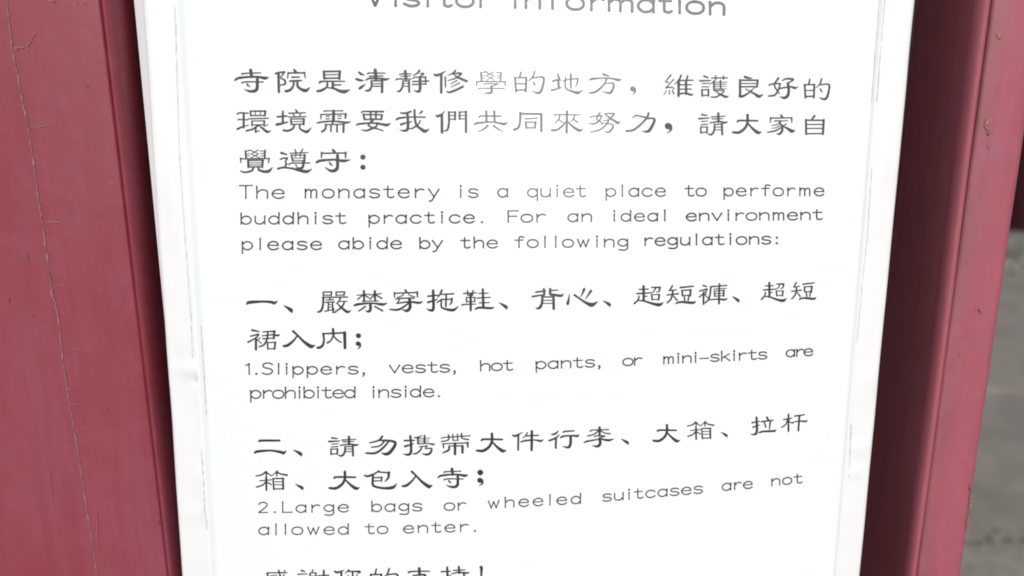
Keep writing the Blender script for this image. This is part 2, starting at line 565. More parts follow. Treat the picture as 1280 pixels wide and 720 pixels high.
# board body: front skin with rounded side edges and slight waviness
TH = 0.010
vs, fs = [], []
NR = 300
ins = [(0.0, -TH), (0.0, -0.0022), (0.0006, -0.0008), (0.002, 0.0)]
for k in range(NR + 1):
    w_ = W_BOT + (W_TOP - W_BOT) * k / NR
    jl = noise.noise((1.1, w_ * 18, 0)) * 0.0004; jr = noise.noise((7.7, w_ * 18, 0)) * 0.0004
    row = [(bl(w_) + jl + i, n) for i, n in ins]
    for q in range(1, 12):
        row.append((bl(w_) + 0.002 + q * 0.0018, dent(bl(w_) + 0.002 + q * 0.0018, w_)))
    for q in range(1, 12):
        t = q / 12
        row.append((bl(w_) * (1 - t) + br(w_) * t, 0.0))
    for q in range(11, 0, -1):
        row.append((br(w_) - 0.002 - q * 0.0018, dent(br(w_) - 0.002 - q * 0.0018, w_)))
    row += [(br(w_) + jr - i, n) for i, n in reversed(ins)]
    vs += [loc(u, w_, n) for u, n in row]
NC = len(row)
for k in range(NR):
    for i in range(NC - 1):
        fs.append((k * NC + i, k * NC + i + 1, (k + 1) * NC + i + 1, (k + 1) * NC + i))
    fs.append((k * NC + NC - 1, k * NC, (k + 1) * NC, (k + 1) * NC + NC - 1))
fs.append(tuple(range(NC - 1, -1, -1))); fs.append(tuple(NR * NC + i for i in range(NC)))
link('board', vs, fs, board_mat, board, smooth=True, sharp=50)

# backing sheet, slightly askew behind the board: a grey sliver shows at its upper left
(u0_, w0_), (u1_, w1_) = uw(167.5, 0, -0.0105), uw(190.5, 240, -0.0105)
ql = lambda w_: u0_ + (u1_ - u0_) * (w_ - w0_) / (w1_ - w0_)
vs = []
for w_ in (W_BOT, W_TOP):
    for n in (-TH - 0.0005, -TH - 0.004):
        vs += [loc(ql(w_), w_, n), loc(br(w_) - .012, w_, n)]
link('backing_sheet', vs, [(0, 1, 5, 4), (3, 2, 6, 7), (2, 0, 4, 6), (1, 3, 7, 5), (2, 3, 1, 0), (4, 5, 7, 6)], backing_mat, board)
# two battens that hold the board off the door panel
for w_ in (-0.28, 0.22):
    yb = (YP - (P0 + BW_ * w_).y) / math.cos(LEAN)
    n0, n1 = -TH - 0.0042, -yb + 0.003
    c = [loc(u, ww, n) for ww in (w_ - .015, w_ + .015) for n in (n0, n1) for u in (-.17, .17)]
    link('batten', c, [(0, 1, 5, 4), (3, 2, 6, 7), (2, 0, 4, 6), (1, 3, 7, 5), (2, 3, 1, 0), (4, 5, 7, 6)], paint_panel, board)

# laminated print
us = sorted(set([i / 60 for i in range(61)] + [k * 0.0022 for k in range(13)] + [1 - k * 0.0016 for k in range(13)]))
vs, fs = [], []
S_TOP, S_BOT = 0.262, -0.315
NR = 70
for k in range(NR + 1):
    w_ = S_BOT + (S_TOP - S_BOT) * k / NR
    for t in us:
        u = sl(w_) * (1 - t) + sr(w_) * t
        vs.append(loc(u, w_, sheet_h(u, w_)))
NC = len(us)
for k in range(NR):
    for i in range(NC - 1):
        fs.append((k * NC + i, k * NC + i + 1, (k + 1) * NC + i + 1, (k + 1) * NC + i))
sheet = link('printed_sheet', vs, fs, paper_mat, board, smooth=True)

# creases of the film along both sides of the print, shading drawn as grey ribbons
def film_line(pts, wpx, seed, amp=0.8):
    path = []
    for i in range(len(pts) - 1):
        for k in range(24):
            t = k / 24
            path.append((pts[i][0] * (1 - t) + pts[i + 1][0] * t + noise.noise((seed, i * 5 + t * 9, 0)) * amp,
                         pts[i][1] * (1 - t) + pts[i + 1][1] * t))
    vs, fs = [], []
    for k, (x, y) in enumerate(path):
        f = max(0.0, 0.55 + noise.noise((seed, k * 0.3, 3)) * 1.0) * wpx
        for s in (-1, 1):
            u, w_ = uw(x + s * f / 2, y)
            a, b = u - sl(w_), sr(w_) - u
            vs.append(loc(u, w_, (sheet_h(u, w_) if a > 0 and b > 0 else 0) + 0.0004))
        if k: fs.append((2 * k - 2, 2 * k - 1, 2 * k + 1, 2 * k))
    return vs, fs
for pts, wpx, sd_ in [([(219, 8), (221, 90), (225, 200), (229, 262), (234, 330), (239, 400), (241, 450)], 1.5, 1.0),
                      ([(242, 455), (247, 478)], 2.2, 2.0), ([(252, 560), (255, 610), (256.5, 640), (259, 652), (258, 662)], 2.2, 3.0),
                      ([(253, 405), (257, 470), (260, 520)], 1.6, 4.0),
                      ([(1106, 0), (1101, 60), (1096, 130)], 1.8, 5.0), ([(1097, 0), (1092, 60), (1087, 130)], 1.2, 6.0),
                      ([(1090, 210), (1084, 300), (1078, 350), (1071, 430)], 1.0, 8.0), ([(1064, 530), (1061, 600)], 2.2, 9.0)]:
    r = film_line(pts, wpx, sd_)
    link('film_crease', r[0], r[1], crease_shade_mat, board)

# ------------------------------------------------------------------ lettering
# Chinese glyphs: strokes as x,y[,width] points, in a grid (origin px, scale) given with each line of text
A_ = {}
def G(key, ox, oy, sc, text):
    A_[key] = (ox, oy, sc, text)

G('寺', 286, 80, 8, "218,62,34 228,128,30;130,100,20 160,94,16 318,88,14;62,162,20 100,140,26 220,128,22 300,130,24 365,141,33 402,129,5;130,188,18 180,178,16 345,180,14;285,140,30 285,200,32 280,250,34 250,272,32 200,270,24 150,250,6;184,200,20 192,215,20 212,226,8")
G('院', 286, 80, 8, "470,95,24 500,85,18 555,80,22;497,95,28 500,280,26;555,85,18 520,130,12;520,140,14 560,165,22 560,200,22 518,212,14;655,60,26 675,85,26;592,90,18 760,88,18;592,85,16 588,140,14;755,85,18 765,140,12;632,132,18 705,130,16;610,170,20 725,165,18;650,175,22 645,215,22 620,255,26 575,272,28 562,266,16;685,170,24 688,220,26 720,250,28 770,265,36 812,232,6")
G('是', 286, 80, 8, "950,75,26 955,145,26;950,75,20 1115,72,20;1110,75,26 1105,148,26;960,108,12 1100,105,12;960,143,18 1100,140,18;908,185,24 940,174,20 1160,173,14;1040,180,28 1040,240,28;1050,210,18 1120,208,16;985,195,24 980,230,22 930,262,28 885,272,26;975,235,12 1050,245,22 1110,270,32 1160,276,38 1215,254,6")
G('清', 440, 80, 8, "70,82,22 90,100,26 128,112,8;42,150,24 80,162,28 120,165,8;75,245,26 95,230,30 135,200,8;232,60,34 240,150,34;155,98,18 180,90,16 330,92,14;172,122,14 310,120,14;142,160,18 170,145,20 260,143,18 335,154,28 380,143,6;192,170,20 195,220,22 175,260,26 140,268,20;195,168,16 305,168,16;303,168,24 300,280,28;205,197,12 300,197,12;205,222,14 300,222,14")
G('靜', 440, 80, 8, "532,70,28 540,150,28;475,105,14 500,98,14 595,98,12;490,122,12 585,120,12;440,160,14 460,150,16 595,150,12;508,170,18 505,225,20 480,268,22 452,275,14;508,170,14 575,170,14;570,170,22 572,280,22;515,195,10 568,195,10;515,222,12 568,222,12;675,65,22 655,90,20 610,118,10;680,95,12 715,98,22 690,118,10;610,142,16 640,132,14 740,132,18;735,135,18 738,205,16;605,175,16 770,170,16;605,205,16 735,200,14;680,130,28 680,250,30 660,275,28 615,262,6")
G('修', 440, 80, 8, "822,105,18 850,112,30 900,92,18 935,70,10;893,105,28 892,285,26;932,130,18 935,230,16;1035,65,20 1010,90,18 960,115,10;1020,95,14 1080,92,22 1090,100,20 1040,140,16 960,165,12;1010,100,10 1060,135,22 1120,160,28 1145,172,28 1162,158,6;1050,165,14 985,200,10;1078,188,14 990,232,10;1110,225,26 1050,255,24 980,282,22 945,275,12")
G('學', 586, 80, 8, "120,85,18 128,165,18;120,88,12 175,75,12;135,115,10 165,112,8;135,140,10 165,138,8;322,85,18 318,165,18;275,88,10 320,85,10;280,115,10 315,113,10;280,138,10 315,136,10;165,78,12 250,120,10;248,78,12 175,118,10;185,120,10 255,160,10;250,120,10 180,160,10;80,180,14 130,175,14 365,178,14;80,175,18 78,215,12;365,178,18 362,215,12;150,203,12 180,197,12 295,200,12;290,200,10 225,228,12;225,225,24 230,265,24 215,290,24 150,292,8;95,250,14 130,243,12 355,245,14")
G('的', 586, 80, 8, "522,80,18 510,130,20;462,135,22 472,275,22;462,138,16 580,135,16;575,135,24 570,275,22;480,197,14 565,197,14;475,262,18 570,258,18;660,75,20 640,130,18 595,170,10;635,140,16 720,130,18 750,145,24 745,200,24 725,265,28 690,290,26 625,268,6;645,180,16 655,200,20 672,218,6")
G('地', 586, 80, 8, "890,100,18 905,150,26;840,172,20 880,160,22 930,165,8;895,160,24 900,235,26;830,262,24 880,250,18 935,230,8;945,172,16 980,158,14 1090,145,16;1090,145,20 1085,190,18 1065,230,8;1020,100,22 1020,240,20;970,130,14 965,220,18 985,255,18 1040,275,24 1090,288,34 1145,258,6")
G('方', 735, 80, 8, "150,100,22 175,110,24 215,122,10;20,158,20 45,148,24 180,140,16 260,150,22 310,160,28 335,148,6;185,150,22 170,190,20 120,245,24 70,280,24 15,290,18;185,195,12 240,190,18 258,210,24 245,260,26 215,290,26 140,272,6")
G('，', 735, 80, 8, "446,248,54 452,250,54;465,250,34 470,280,20 440,312,6")
G('維', 735, 80, 8, "828,112,20 800,145,16 775,178,14;775,178,12 805,185,14;855,155,16 820,195,12 780,235,14;780,238,16 830,232,14 865,245,12;785,265,12 758,308,10;815,265,14 815,300,14;845,262,14 858,300,14;930,115,22 910,160,18 865,205,10;908,165,30 905,320,26;995,120,20 985,165,18;915,165,16 1050,162,16;980,165,26 982,300,24;918,208,14 1035,207,14;918,252,14 1035,250,14;915,298,20 980,292,18 1030,308,24 1055,298,6")
G('護', 885, 85, 8, "-40,82,20 0,95,16;-80,128,20 25,125,14;-60,155,12 10,152,12;-60,188,12 10,188,12;-60,218,20 -58,280,20;-60,218,14 5,216,14;5,216,20 5,280,18;-58,275,14 5,272,14;35,100,14 195,98,14;75,75,14 80,110,14;155,80,14 155,112,14;75,120,14 15,165,8;58,150,20 60,215,20;65,143,10 190,140,8;65,163,10 185,160,8;65,185,10 185,182,8;65,210,12 190,208,8;125,125,16 127,205,16;60,228,12 160,225,14 130,260,16 80,290,18 30,290,14;80,235,10 120,262,20 180,288,26 208,278,6")
G('良', 885, 85, 8, "368,88,24 400,98,22 440,103,10;318,122,18 500,122,18;320,120,24 322,285,26;498,125,22 490,190,20;335,155,12 490,155,12;335,188,16 490,186,16;375,210,12 425,235,14;440,225,14 390,260,20 340,285,26 310,280,16;465,200,10 430,222,10;415,232,12 470,260,24 510,284,32 555,262,6")
G('好', 885, 85, 8, "705,100,22 665,165,18 690,225,16 718,258,10;722,158,18 702,225,18 665,272,20 605,280,16;610,170,18 650,158,16 720,155,16;745,125,14 780,108,18 850,112,22 830,135,16 790,155,14;800,150,26 808,230,28 795,280,30 760,298,28 720,285,6;715,205,16 820,188,18 870,200,24 903,186,6")
G('環', 286, 130, 8, "85,100,18 110,88,16 195,92,14;90,158,16 110,155,14 185,158,14;148,95,22 148,235,22;88,250,24 130,230,18 200,210,8;215,72,18 220,118,18;215,72,16 368,70,18;365,72,22 360,118,20;265,75,10 265,112,10;315,75,10 315,112,10;220,115,14 360,115,14;195,148,14 395,142,14;230,170,16 232,215,18;230,170,12 360,168,12;355,170,20 352,210,18;235,208,12 352,206,12;290,215,20 240,250,20 175,268,18;270,235,18 268,280,20;268,280,16 310,265,10;300,212,14 340,245,22 385,278,28 422,264,6;390,205,12 350,225,10")
G('境', 286, 130, 8, "540,75,22 540,190,24;485,128,20 580,120,18;480,205,30 530,195,24 590,180,14;670,60,20 685,85,22;600,92,16 765,88,14;640,100,12 660,122,12;720,98,12 705,122,12;595,130,14 770,126,14;620,150,20 625,205,20;620,150,14 755,148,14;750,150,24 748,205,22;632,177,10 745,175,10;628,203,14 748,200,14;658,205,20 640,245,22 590,268,24 545,262,22;708,205,20 712,245,20 750,270,26 785,275,32 825,236,6")
G('需', 286, 130, 8, "955,72,20 980,68,14 1140,68,14;920,105,14 1170,98,14;922,105,18 920,150,14;1170,100,24 1165,140,20;1048,70,30 1046,165,32;975,122,14 1010,120,12;970,148,14 1010,147,12;1090,120,12 1125,120,12;1090,145,12 1125,145,12;885,190,18 930,180,20 1045,172,18 1130,180,22 1185,186,24 1222,174,6;960,207,14 1155,203,14;1045,175,22 1030,205,14;972,205,20 965,250,22 930,278,22;1022,210,18 1022,275,18;1082,210,20 1082,278,20;1148,205,24 1146,280,24")
G('要', 440, 130, 8, "95,85,18 120,74,16 312,76,22;115,105,24 125,155,22;115,105,16 305,108,16;300,110,22 292,155,22;125,155,16 290,152,16;185,75,20 188,150,20;240,75,20 238,150,20;45,210,16 80,198,22 210,190,18 300,202,26 350,210,30 388,190,6;210,155,30 180,190,20 165,215,18 210,238,18 260,250,16 310,268,14;255,190,24 240,225,20 190,250,22 140,266,20 95,258,10")
G('我', 440, 130, 8, "485,88,16 530,92,22 590,75,20;445,155,22 480,140,24 600,130,16 730,132,18;555,90,26 558,240,30 520,268,24 475,258,6;490,205,26 530,192,20 600,175,12;625,60,24 628,140,24 645,210,26 690,250,30 730,272,36 775,248,6;685,165,14 660,205,18 610,240,18 570,248,12;700,75,24 672,100,12")
G('們', 440, 130, 8, "840,115,16 860,122,28 900,98,16 930,70,8;898,110,28 900,285,28;968,80,22 970,180,22 955,255,22 920,270,12;968,82,14 1035,80,14;1032,80,22 1030,155,20;975,115,10 1028,114,10;975,153,12 1028,150,12;1075,80,20 1075,150,20;1075,82,14 1140,78,14;1140,75,24 1140,280,24;1082,115,10 1135,113,10;1082,150,12 1135,148,12")
G('共', 586, 130, 8, "175,70,24 178,180,24;255,72,24 258,180,24;105,130,20 130,120,16 320,122,18;58,205,18 90,190,24 220,180,16 300,190,22 355,200,30 388,180,6;190,215,22 150,250,18 92,278,10;245,215,20 285,245,18 345,278,8")
G('同', 586, 130, 8, "515,90,26 512,180,24 495,235,26 455,258,28;515,97,22 725,100,22;725,100,26 725,270,26;562,148,16 685,142,14;570,180,22 575,240,22;570,182,16 675,182,16;668,182,22 662,240,20;575,238,16 665,238,14")
G('來', 586, 130, 8, "982,75,24 978,285,26;855,115,18 885,106,14 1110,108,14;912,110,16 900,150,16 862,192,12;900,155,12 940,185,14;1060,112,16 1045,150,16 1020,175,12;1050,155,14 1090,185,16;965,185,16 930,225,20 880,258,24 830,262,24;990,175,14 1040,225,24 1105,264,32 1145,248,6")
G('努', 730, 132, 8, "160,70,18 135,110,16 125,135,14 165,160,14 180,185,10;175,105,16 160,140,18 110,180,18 55,180,12;65,118,16 100,105,14 180,100,16;210,80,14 300,80,18 275,115,18 250,140,14 195,152,12;215,90,12 260,125,22 310,155,24 340,172,30 362,155,6;175,185,14 215,175,12 290,195,18 275,240,24 245,265,20 205,262,8;245,155,18 215,200,18 150,245,18 65,265,14")
G('力', 730, 132, 8, "490,120,16 520,98,20 580,110,20 640,122,18;645,75,24 630,120,22 560,195,24 490,245,26 425,255,26;620,130,18 690,128,20 705,150,26 675,215,30 640,258,30 575,256,6")
G('請', 868, 135, 7.53, "70,62,20 120,70,12;42,100,20 140,94,12;68,128,12 125,122,10;65,158,12 125,152,12;60,178,16 62,235,18;60,180,12 125,178,12;120,178,18 118,232,18;62,232,14 120,228,12;225,50,24 226,130,24;160,85,14 290,76,10;170,104,12 270,100,10;145,140,14 230,128,16 285,138,22 315,128,6;190,155,18 185,215,20 160,250,20 130,245,12;190,155,12 265,152,12;260,152,20 262,250,20;195,180,10 258,178,10;192,206,10 258,204,10")
G('大', 868, 135, 7.53, "500,65,26 500,135,26 475,190,26 420,230,28 362,228,22;405,128,20 430,118,20 595,120,18;500,140,14 550,195,24 600,232,32 633,222,6")
G('家', 868, 135, 7.53, "815,68,20 830,85,18;715,95,14 920,92,14;718,92,18 715,138,10;915,95,18 918,140,10;755,122,14 880,120,10;815,125,14 780,155,12 725,165,8;800,135,14 825,170,20 825,215,24 800,245,22 775,240,8;805,165,12 770,185,10 730,190,8;815,185,14 760,215,16 690,228,14;865,150,14 830,168,10;830,165,12 880,195,24 920,218,34 948,205,6")
G('自', 868, 135, 7.53, "1130,75,24 1105,108,16;1050,110,20 1052,245,20;1050,115,16 1215,115,16;1218,112,22 1210,245,22;1060,155,12 1208,155,12;1060,192,12 1208,192,12;1055,242,14 1210,240,14")
G('覺', 290, 180, 6.737, "112,60,16 118,118,16;112,62,10 155,50,10;125,82,8 150,80,8;125,100,8 150,98,8;278,55,18 275,115,18;235,60,8 278,58,8;240,80,8 275,78,8;240,100,8 275,98,8;155,52,10 225,85,8;220,50,10 160,85,8;165,85,8 230,115,8;222,85,8 160,115,8;72,125,12 312,122,12;72,120,16 75,158,10;312,122,16 308,160,10;135,138,18 138,195,20;135,138,12 265,136,12;258,138,20 255,195,18;145,158,8 252,158,8;145,176,8 252,176,8;140,193,12 255,192,12;180,198,18 165,225,18 110,238,16 70,228,10;225,198,18 225,218,18 270,232,24 310,228,26 342,195,6")
G('遵', 290, 180, 6.737, "415,75,22 460,88,14;405,128,14 440,118,14 465,120,16;465,118,18 450,150,14 460,170,14;460,165,18 440,200,16;388,208,20 430,198,18 500,205,18 570,222,26 630,232,28 672,210,6;530,48,14 540,70,12;595,45,14 580,70,12;490,78,12 640,72,10;500,95,16 512,145,16;500,95,10 615,92,10;612,92,20 610,145,18;540,75,12 535,105,12;572,75,12 575,105,12;512,120,8 605,118,8;512,142,10 605,140,10;480,175,12 500,162,12 655,160,12;598,150,20 598,190,22 570,205,20 540,195,6;535,175,10 545,185,12")
G('守', 290, 180, 6.737, "850,50,22 865,68,22;755,78,14 960,75,14;755,72,18 752,115,12;958,72,20 955,118,12;712,155,20 745,140,24 860,132,18 940,142,26 998,132,6;888,95,26 888,190,28 870,220,30 830,225,24 782,195,6;822,158,16 832,172,18 848,182,6")
G('：', 290, 180, 6.737, "1101,110,44 1104,111,44;1101,195,44 1104,196,44")
G('一', 300, 355, 6.737, "58,170,14 78,155,28 190,148,20 260,152,24 290,160,26 316,142,6")
G('、', 300, 355, 6.737, "370,182,8 400,200,22 430,222,32 436,240,12")
G('嚴', 300, 355, 6.737, "700,68,12 702,95,14;700,68,12 772,66,12;770,66,14 768,96,14;702,95,10 770,94,10;808,68,12 810,95,14;808,68,12 882,66,12;880,66,14 876,95,14;810,94,10 878,93,10;695,112,12 905,110,12;702,112,18 698,180,18 682,225,20 655,236,14;725,135,10 790,130,10;755,115,12 757,135,12;718,155,12 795,150,12;745,155,12 742,220,14;778,152,12 785,240,16;748,175,8 780,174,8;748,195,8 780,194,8;715,230,12 795,212,10;845,120,14 830,150,12 810,165,8;825,148,10 900,145,10;880,150,14 860,190,16 800,238,14;820,165,10 855,200,18 905,235,24 935,222,6")
G('禁', 300, 355, 6.737, "985,95,10 1085,85,10;1043,60,20 1045,145,18;1035,92,12 990,130,12;1050,92,12 1085,118,12;1090,92,10 1190,80,10;1135,60,20 1138,142,18;1130,92,12 1095,128,12;1142,90,12 1195,122,14;1030,145,10 1165,143,10;965,180,18 1000,170,22 1110,162,14 1200,172,24 1238,160,6;1098,170,24 1098,215,24 1080,232,22 1058,222,6;1055,190,16 1000,228,12;1135,190,14 1200,225,16")
G('穿', 480, 352, 7.53, "200,80,20 212,98,20;100,110,14 315,102,14;98,105,18 98,148,12;312,98,20 315,148,12;185,105,12 175,130,12 125,148,8;225,105,10 245,130,12 290,142,10;110,165,14 145,158,14 285,155,14;150,160,14 125,205,14;120,205,14 240,190,18 330,200,24 365,185,6;240,160,28 245,240,30 215,275,28 170,262,6;235,200,16 190,235,18 130,265,22 55,262,14")
G('拖', 480, 352, 7.53, "462,85,26 465,250,28 435,270,24 400,255,6;415,138,18 505,128,14;415,195,22 500,168,12;545,80,20 530,115,18 505,150,10;540,120,14 655,115,16;500,195,14 550,170,14 640,165,14;640,160,20 635,195,18 615,222,8;585,130,18 582,232,18;540,165,16 540,235,18 570,255,20 650,268,28 702,232,6")
G('鞋', 480, 352, 7.53, "750,112,14 870,105,12;785,85,14 790,130,14;838,82,14 832,130,14;788,130,10 835,128,10;775,150,14 778,192,14;775,150,10 860,148,10;855,150,14 852,188,14;778,190,10 855,188,10;735,222,16 760,215,14 865,212,10;815,115,24 816,270,22;930,72,22 935,240,26;890,112,12 980,108,12;875,155,14 1000,148,12;895,200,12 990,198,12;862,258,18 900,245,22 1010,250,22 1035,238,6")
G('背', 650, 348, 7.11, "142,122,18 225,112,16;212,95,22 214,145,22 180,150,16 110,162,18;268,95,24 270,140,24 300,145,22 365,154,26 384,135,6;280,108,14 335,104,12;198,165,22 195,220,24 175,260,26 145,268,14;198,165,14 300,165,14;298,162,24 300,270,24;205,195,10 295,195,10;205,222,10 295,222,10")
G('心', 650, 348, 7.11, "440,140,8 432,190,20 424,225,28 424,232,16;485,148,22 530,180,18 590,218,26 640,235,38 692,205,6;570,95,26 555,135,16 535,165,6;630,112,26 605,150,16 580,185,6")
G('超', 650, 348, 7.11, "1098,70,22 1100,190,22;1058,98,12 1140,95,12;1040,135,16 1165,128,12;1105,160,12 1130,158,10;1058,160,16 1050,190,14 1018,222,18;1040,195,10 1100,200,16 1180,225,22 1240,234,30 1275,212,6;1170,80,12 1245,80,18;1245,80,18 1235,115,14 1210,122,6;1205,85,14 1190,115,12 1160,130,8;1170,145,16 1175,190,16;1170,145,10 1240,143,10;1238,145,18 1232,190,16;1175,188,10 1235,186,10")
G('短', 820, 345, 6.095, "125,75,14 105,110,12;100,112,10 155,105,10;85,145,12 170,135,12;128,110,14 125,145,14 110,180,14 85,205,12;135,155,10 160,185,14;185,88,14 285,78,12;198,110,14 202,150,14;198,110,10 265,106,12;265,106,16 260,150,16;202,150,10 262,146,10;215,160,12 220,185,12;250,158,12 245,185,12;155,208,14 190,198,16 280,204,20 302,192,6")
G('褲', 820, 345, 6.095, "360,72,14 385,80,12;332,115,12 390,100,12 365,130,10 330,160,12;362,125,16 362,215,14;385,130,10 370,145,8;372,145,8 395,165,10;482,60,14 490,75,12;415,82,12 540,72,10;418,82,14 412,140,14 400,180,14 375,205,12;440,100,8 535,94,8;445,115,12 448,155,12;445,115,8 520,110,8;518,110,14 515,152,14;448,134,7 515,130,7;448,154,8 515,150,8;405,182,10 470,176,12 525,180,16 545,170,5;482,85,14 480,210,16")
G('裙', 300, 405, 7.53, "115,58,22 180,72,12;98,115,14 175,98,16 140,135,14 75,172,18;150,140,22 150,240,22;190,130,12 165,150,10;165,150,10 200,182,12;215,75,12 330,68,16;322,68,22 318,135,20;210,112,12 300,102,14 355,108,20 375,98,6;215,140,14 325,132,12;262,70,16 255,140,18 225,195,18 180,215,14;258,175,16 262,235,16;258,175,12 335,172,12;332,172,20 325,235,18;262,234,12 328,232,12")
G('入', 300, 405, 7.53, "500,68,24 545,110,20 600,165,26 660,208,36 680,210,32 706,198,6;540,110,16 505,155,20 450,200,28 410,208,22")
G('內', 300, 405, 7.53, "875,48,24 880,105,24;782,90,20 790,150,20 775,205,24 735,225,24 722,214,10;780,92,16 985,82,18;985,82,30 988,225,28;880,105,16 855,155,16 822,178,18;882,115,14 915,150,16 955,175,12")
G('；', 300, 405, 7.53, "1113,110,48 1116,111,48;1110,185,44 1114,186,44;1126,188,28 1130,215,16 1105,238,5")
G('二', 310, 535, 6.737, "92,112,16 115,106,20 265,106,18;55,210,16 80,198,24 190,190,18 270,202,24 300,210,26 322,190,6")
G('勿', 310, 535, 6.737, "1130,72,20 1100,105,16 1025,125,12;1100,105,12 1170,105,18 1235,118,22 1235,150,26 1195,205,28 1160,220,26 1122,210,6;1150,108,16 1110,150,14 1040,162,12;1185,112,16 1140,165,18 1075,210,20 995,212,16")
G('携', 490, 532, 8, "182,105,24 190,180,26 188,270,28 155,292,24 110,282,6;125,150,20 225,148,14;130,208,24 215,182,12;220,122,10 260,118,18 300,98,8;258,125,20 260,180,18;268,128,8 380,124,8;265,145,6 370,142,6;265,160,6 370,158,6;325,100,18 325,170,22;255,182,14 360,180,12 410,188,20 430,178,5;270,210,10 355,205,14;350,205,14 335,230,12 390,228,16 395,250,22 375,280,24 340,290,22 300,278,6;300,212,16 280,250,18 240,280,18 212,282,12")
G('帶', 490, 532, 8, "490,130,10 530,118,12 780,102,12;565,95,18 568,135,16 545,150,14 495,160,14;608,88,14 610,148,14;655,85,14 658,148,14;695,82,18 698,120,16 715,132,14 765,140,16;610,148,10 658,146,10;510,182,12 765,172,14;512,182,18 515,222,14;755,172,22 758,215,16;630,180,28 630,285,26;580,205,12 710,203,14;572,205,20 565,245,22 510,272,16;705,203,26 705,270,24")
G('件', 630, 528, 7.53, "80,122,14 105,128,22 140,112,16 172,95,8;135,115,20 133,260,18;220,98,14 200,130,12 175,148,8;200,128,14 325,122,14;160,185,14 200,172,18 290,166,14 345,175,22 372,160,5;262,85,26 260,260,24")
G('行', 630, 528, 7.53, "512,80,10 485,105,20 450,115,14;520,118,10 480,150,18 425,172,18;490,150,20 487,240,20;558,92,16 580,84,16 660,80,14;535,142,18 560,130,18 640,125,16 690,128,22 708,116,5;628,130,26 625,205,26 605,235,24 550,225,6")
G('李', 630, 528, 7.53, "900,48,24 900,120,22;812,82,16 840,72,12 985,68,12;890,78,14 850,110,14 785,130,12;910,80,12 950,100,12 1000,108,14;850,135,12 880,125,12 945,130,18;940,130,14 905,150,12;755,190,14 785,178,18 900,160,14 985,168,24 1035,155,5;900,150,26 905,200,26 880,225,26 830,218,6")
G('拉', 800, 515, 5.818, "848,40,16 850,140,18 835,162,16 805,162,5;815,78,12 872,68,8;820,112,12 868,95,8;922,38,14 932,55,16;885,70,12 970,60,10;905,75,10 915,110,12;948,70,14 940,125,8;868,150,12 895,142,14 975,138,16 990,128,4")
G('杆', 800, 515, 5.818, "1045,55,10 1105,45,8;1080,18,14 1080,140,14;1072,60,10 1060,90,10 1030,112,10;1085,70,8 1110,82,10;1125,30,12 1195,20,10;1110,75,8 1160,66,10 1205,68,14 1218,58,4;1160,28,14 1152,135,14")
G('箱', 310, 582, 8, "180,62,22 140,90,16 80,105,14;188,70,14 235,100,12 270,75,10;185,75,14 183,105,16;290,58,22 275,75,12;290,65,16 330,85,16 390,95,20;288,75,16 288,105,14;118,152,12 235,142,12;182,120,22 184,245,20;175,165,14 145,195,16 85,215,16;190,165,12 232,190,14;250,130,16 258,238,18;250,130,14 355,128,16;350,128,20 352,235,20;262,162,10 348,162,10;262,192,10 348,192,10;258,234,14 352,232,14")
G('包', 450, 580, 7.53, "42,108,16 75,115,22 130,95,18 180,62,12;170,75,14 265,82,16;272,80,26 265,130,22 235,165,10;122,108,20 120,190,24 150,215,22 230,228,24 310,220,30 348,182,5;130,130,12 205,125,14;205,125,18 200,162,16;130,160,12 202,158,12")
G('感', 320, 695, 8.53, "115,185,20 140,180,14 330,178,14;125,190,20 120,250,20 95,300,18;242,155,20 262,220,20 300,270,24 340,250,6;310,155,16 300,165,12;300,200,14 250,260,10;150,210,10 225,205,10;155,230,12 158,262,12;155,230,10 220,228,10;218,230,12 216,262,12;158,262,10 216,260,10;130,330,14 115,370,20;175,320,16 200,365,22 270,375,26 310,340,6;220,315,16 235,335,14;300,310,14 320,335,16")
G('謝', 320, 695, 8.53, "485,155,22 520,165,14;448,195,16 545,190,12;470,225,10 530,222,10;470,250,10 530,248,10;465,285,14 468,350,14;465,285,10 530,283,10;528,285,14 526,350,14;468,348,10 528,346,10;605,150,18 595,175,12;575,185,18 578,300,16;575,182,12 640,180,14;638,180,18 640,350,20 615,370,16;582,215,8 635,213,8;582,245,8 635,243,8;560,290,12 640,280,10;630,290,12 560,350,12;660,210,14 775,205,16;722,155,22 724,350,22 690,370,18 670,360,6;675,260,14 690,280,14")
G('您', 320, 695, 8.53, "840,165,22 870,175,24 940,150,8;910,165,24 908,270,22;990,150,20 950,185,10;975,165,14 1060,165,18 1110,168,22 1080,190,8;1030,175,20 1030,250,20 1010,262,8;985,205,12 965,240,12;1070,200,12 1095,235,14;900,310,14 885,355,20;940,300,16 970,350,24 1050,365,28 1090,330,6;1000,295,16 1015,320,12;1080,295,16 1100,320,14")
G('支', 460, 695, 8, "405,165,22 440,155,16 615,152,14;512,125,30 515,185,30;450,195,14 570,190,22 540,240,22 480,300,22 400,325,18;455,210,12 520,270,24 590,325,34 640,300,6")
G('持', 460, 695, 8, "792,115,22 795,300,26 760,325,22 730,312,6;735,158,18 825,152,12;735,230,18 825,195,12;908,110,24 912,170,24;855,145,14 970,138,12;835,180,12 900,165,16 990,170,20 1015,162,5;850,220,12 1000,212,12;960,185,22 962,290,24 930,320,22 890,310,6;885,240,14 905,262,14")
G('！', 460, 695, 8, "1132,115,36 1135,140,28 1130,240,14;1129,300,30 1132,301,30")


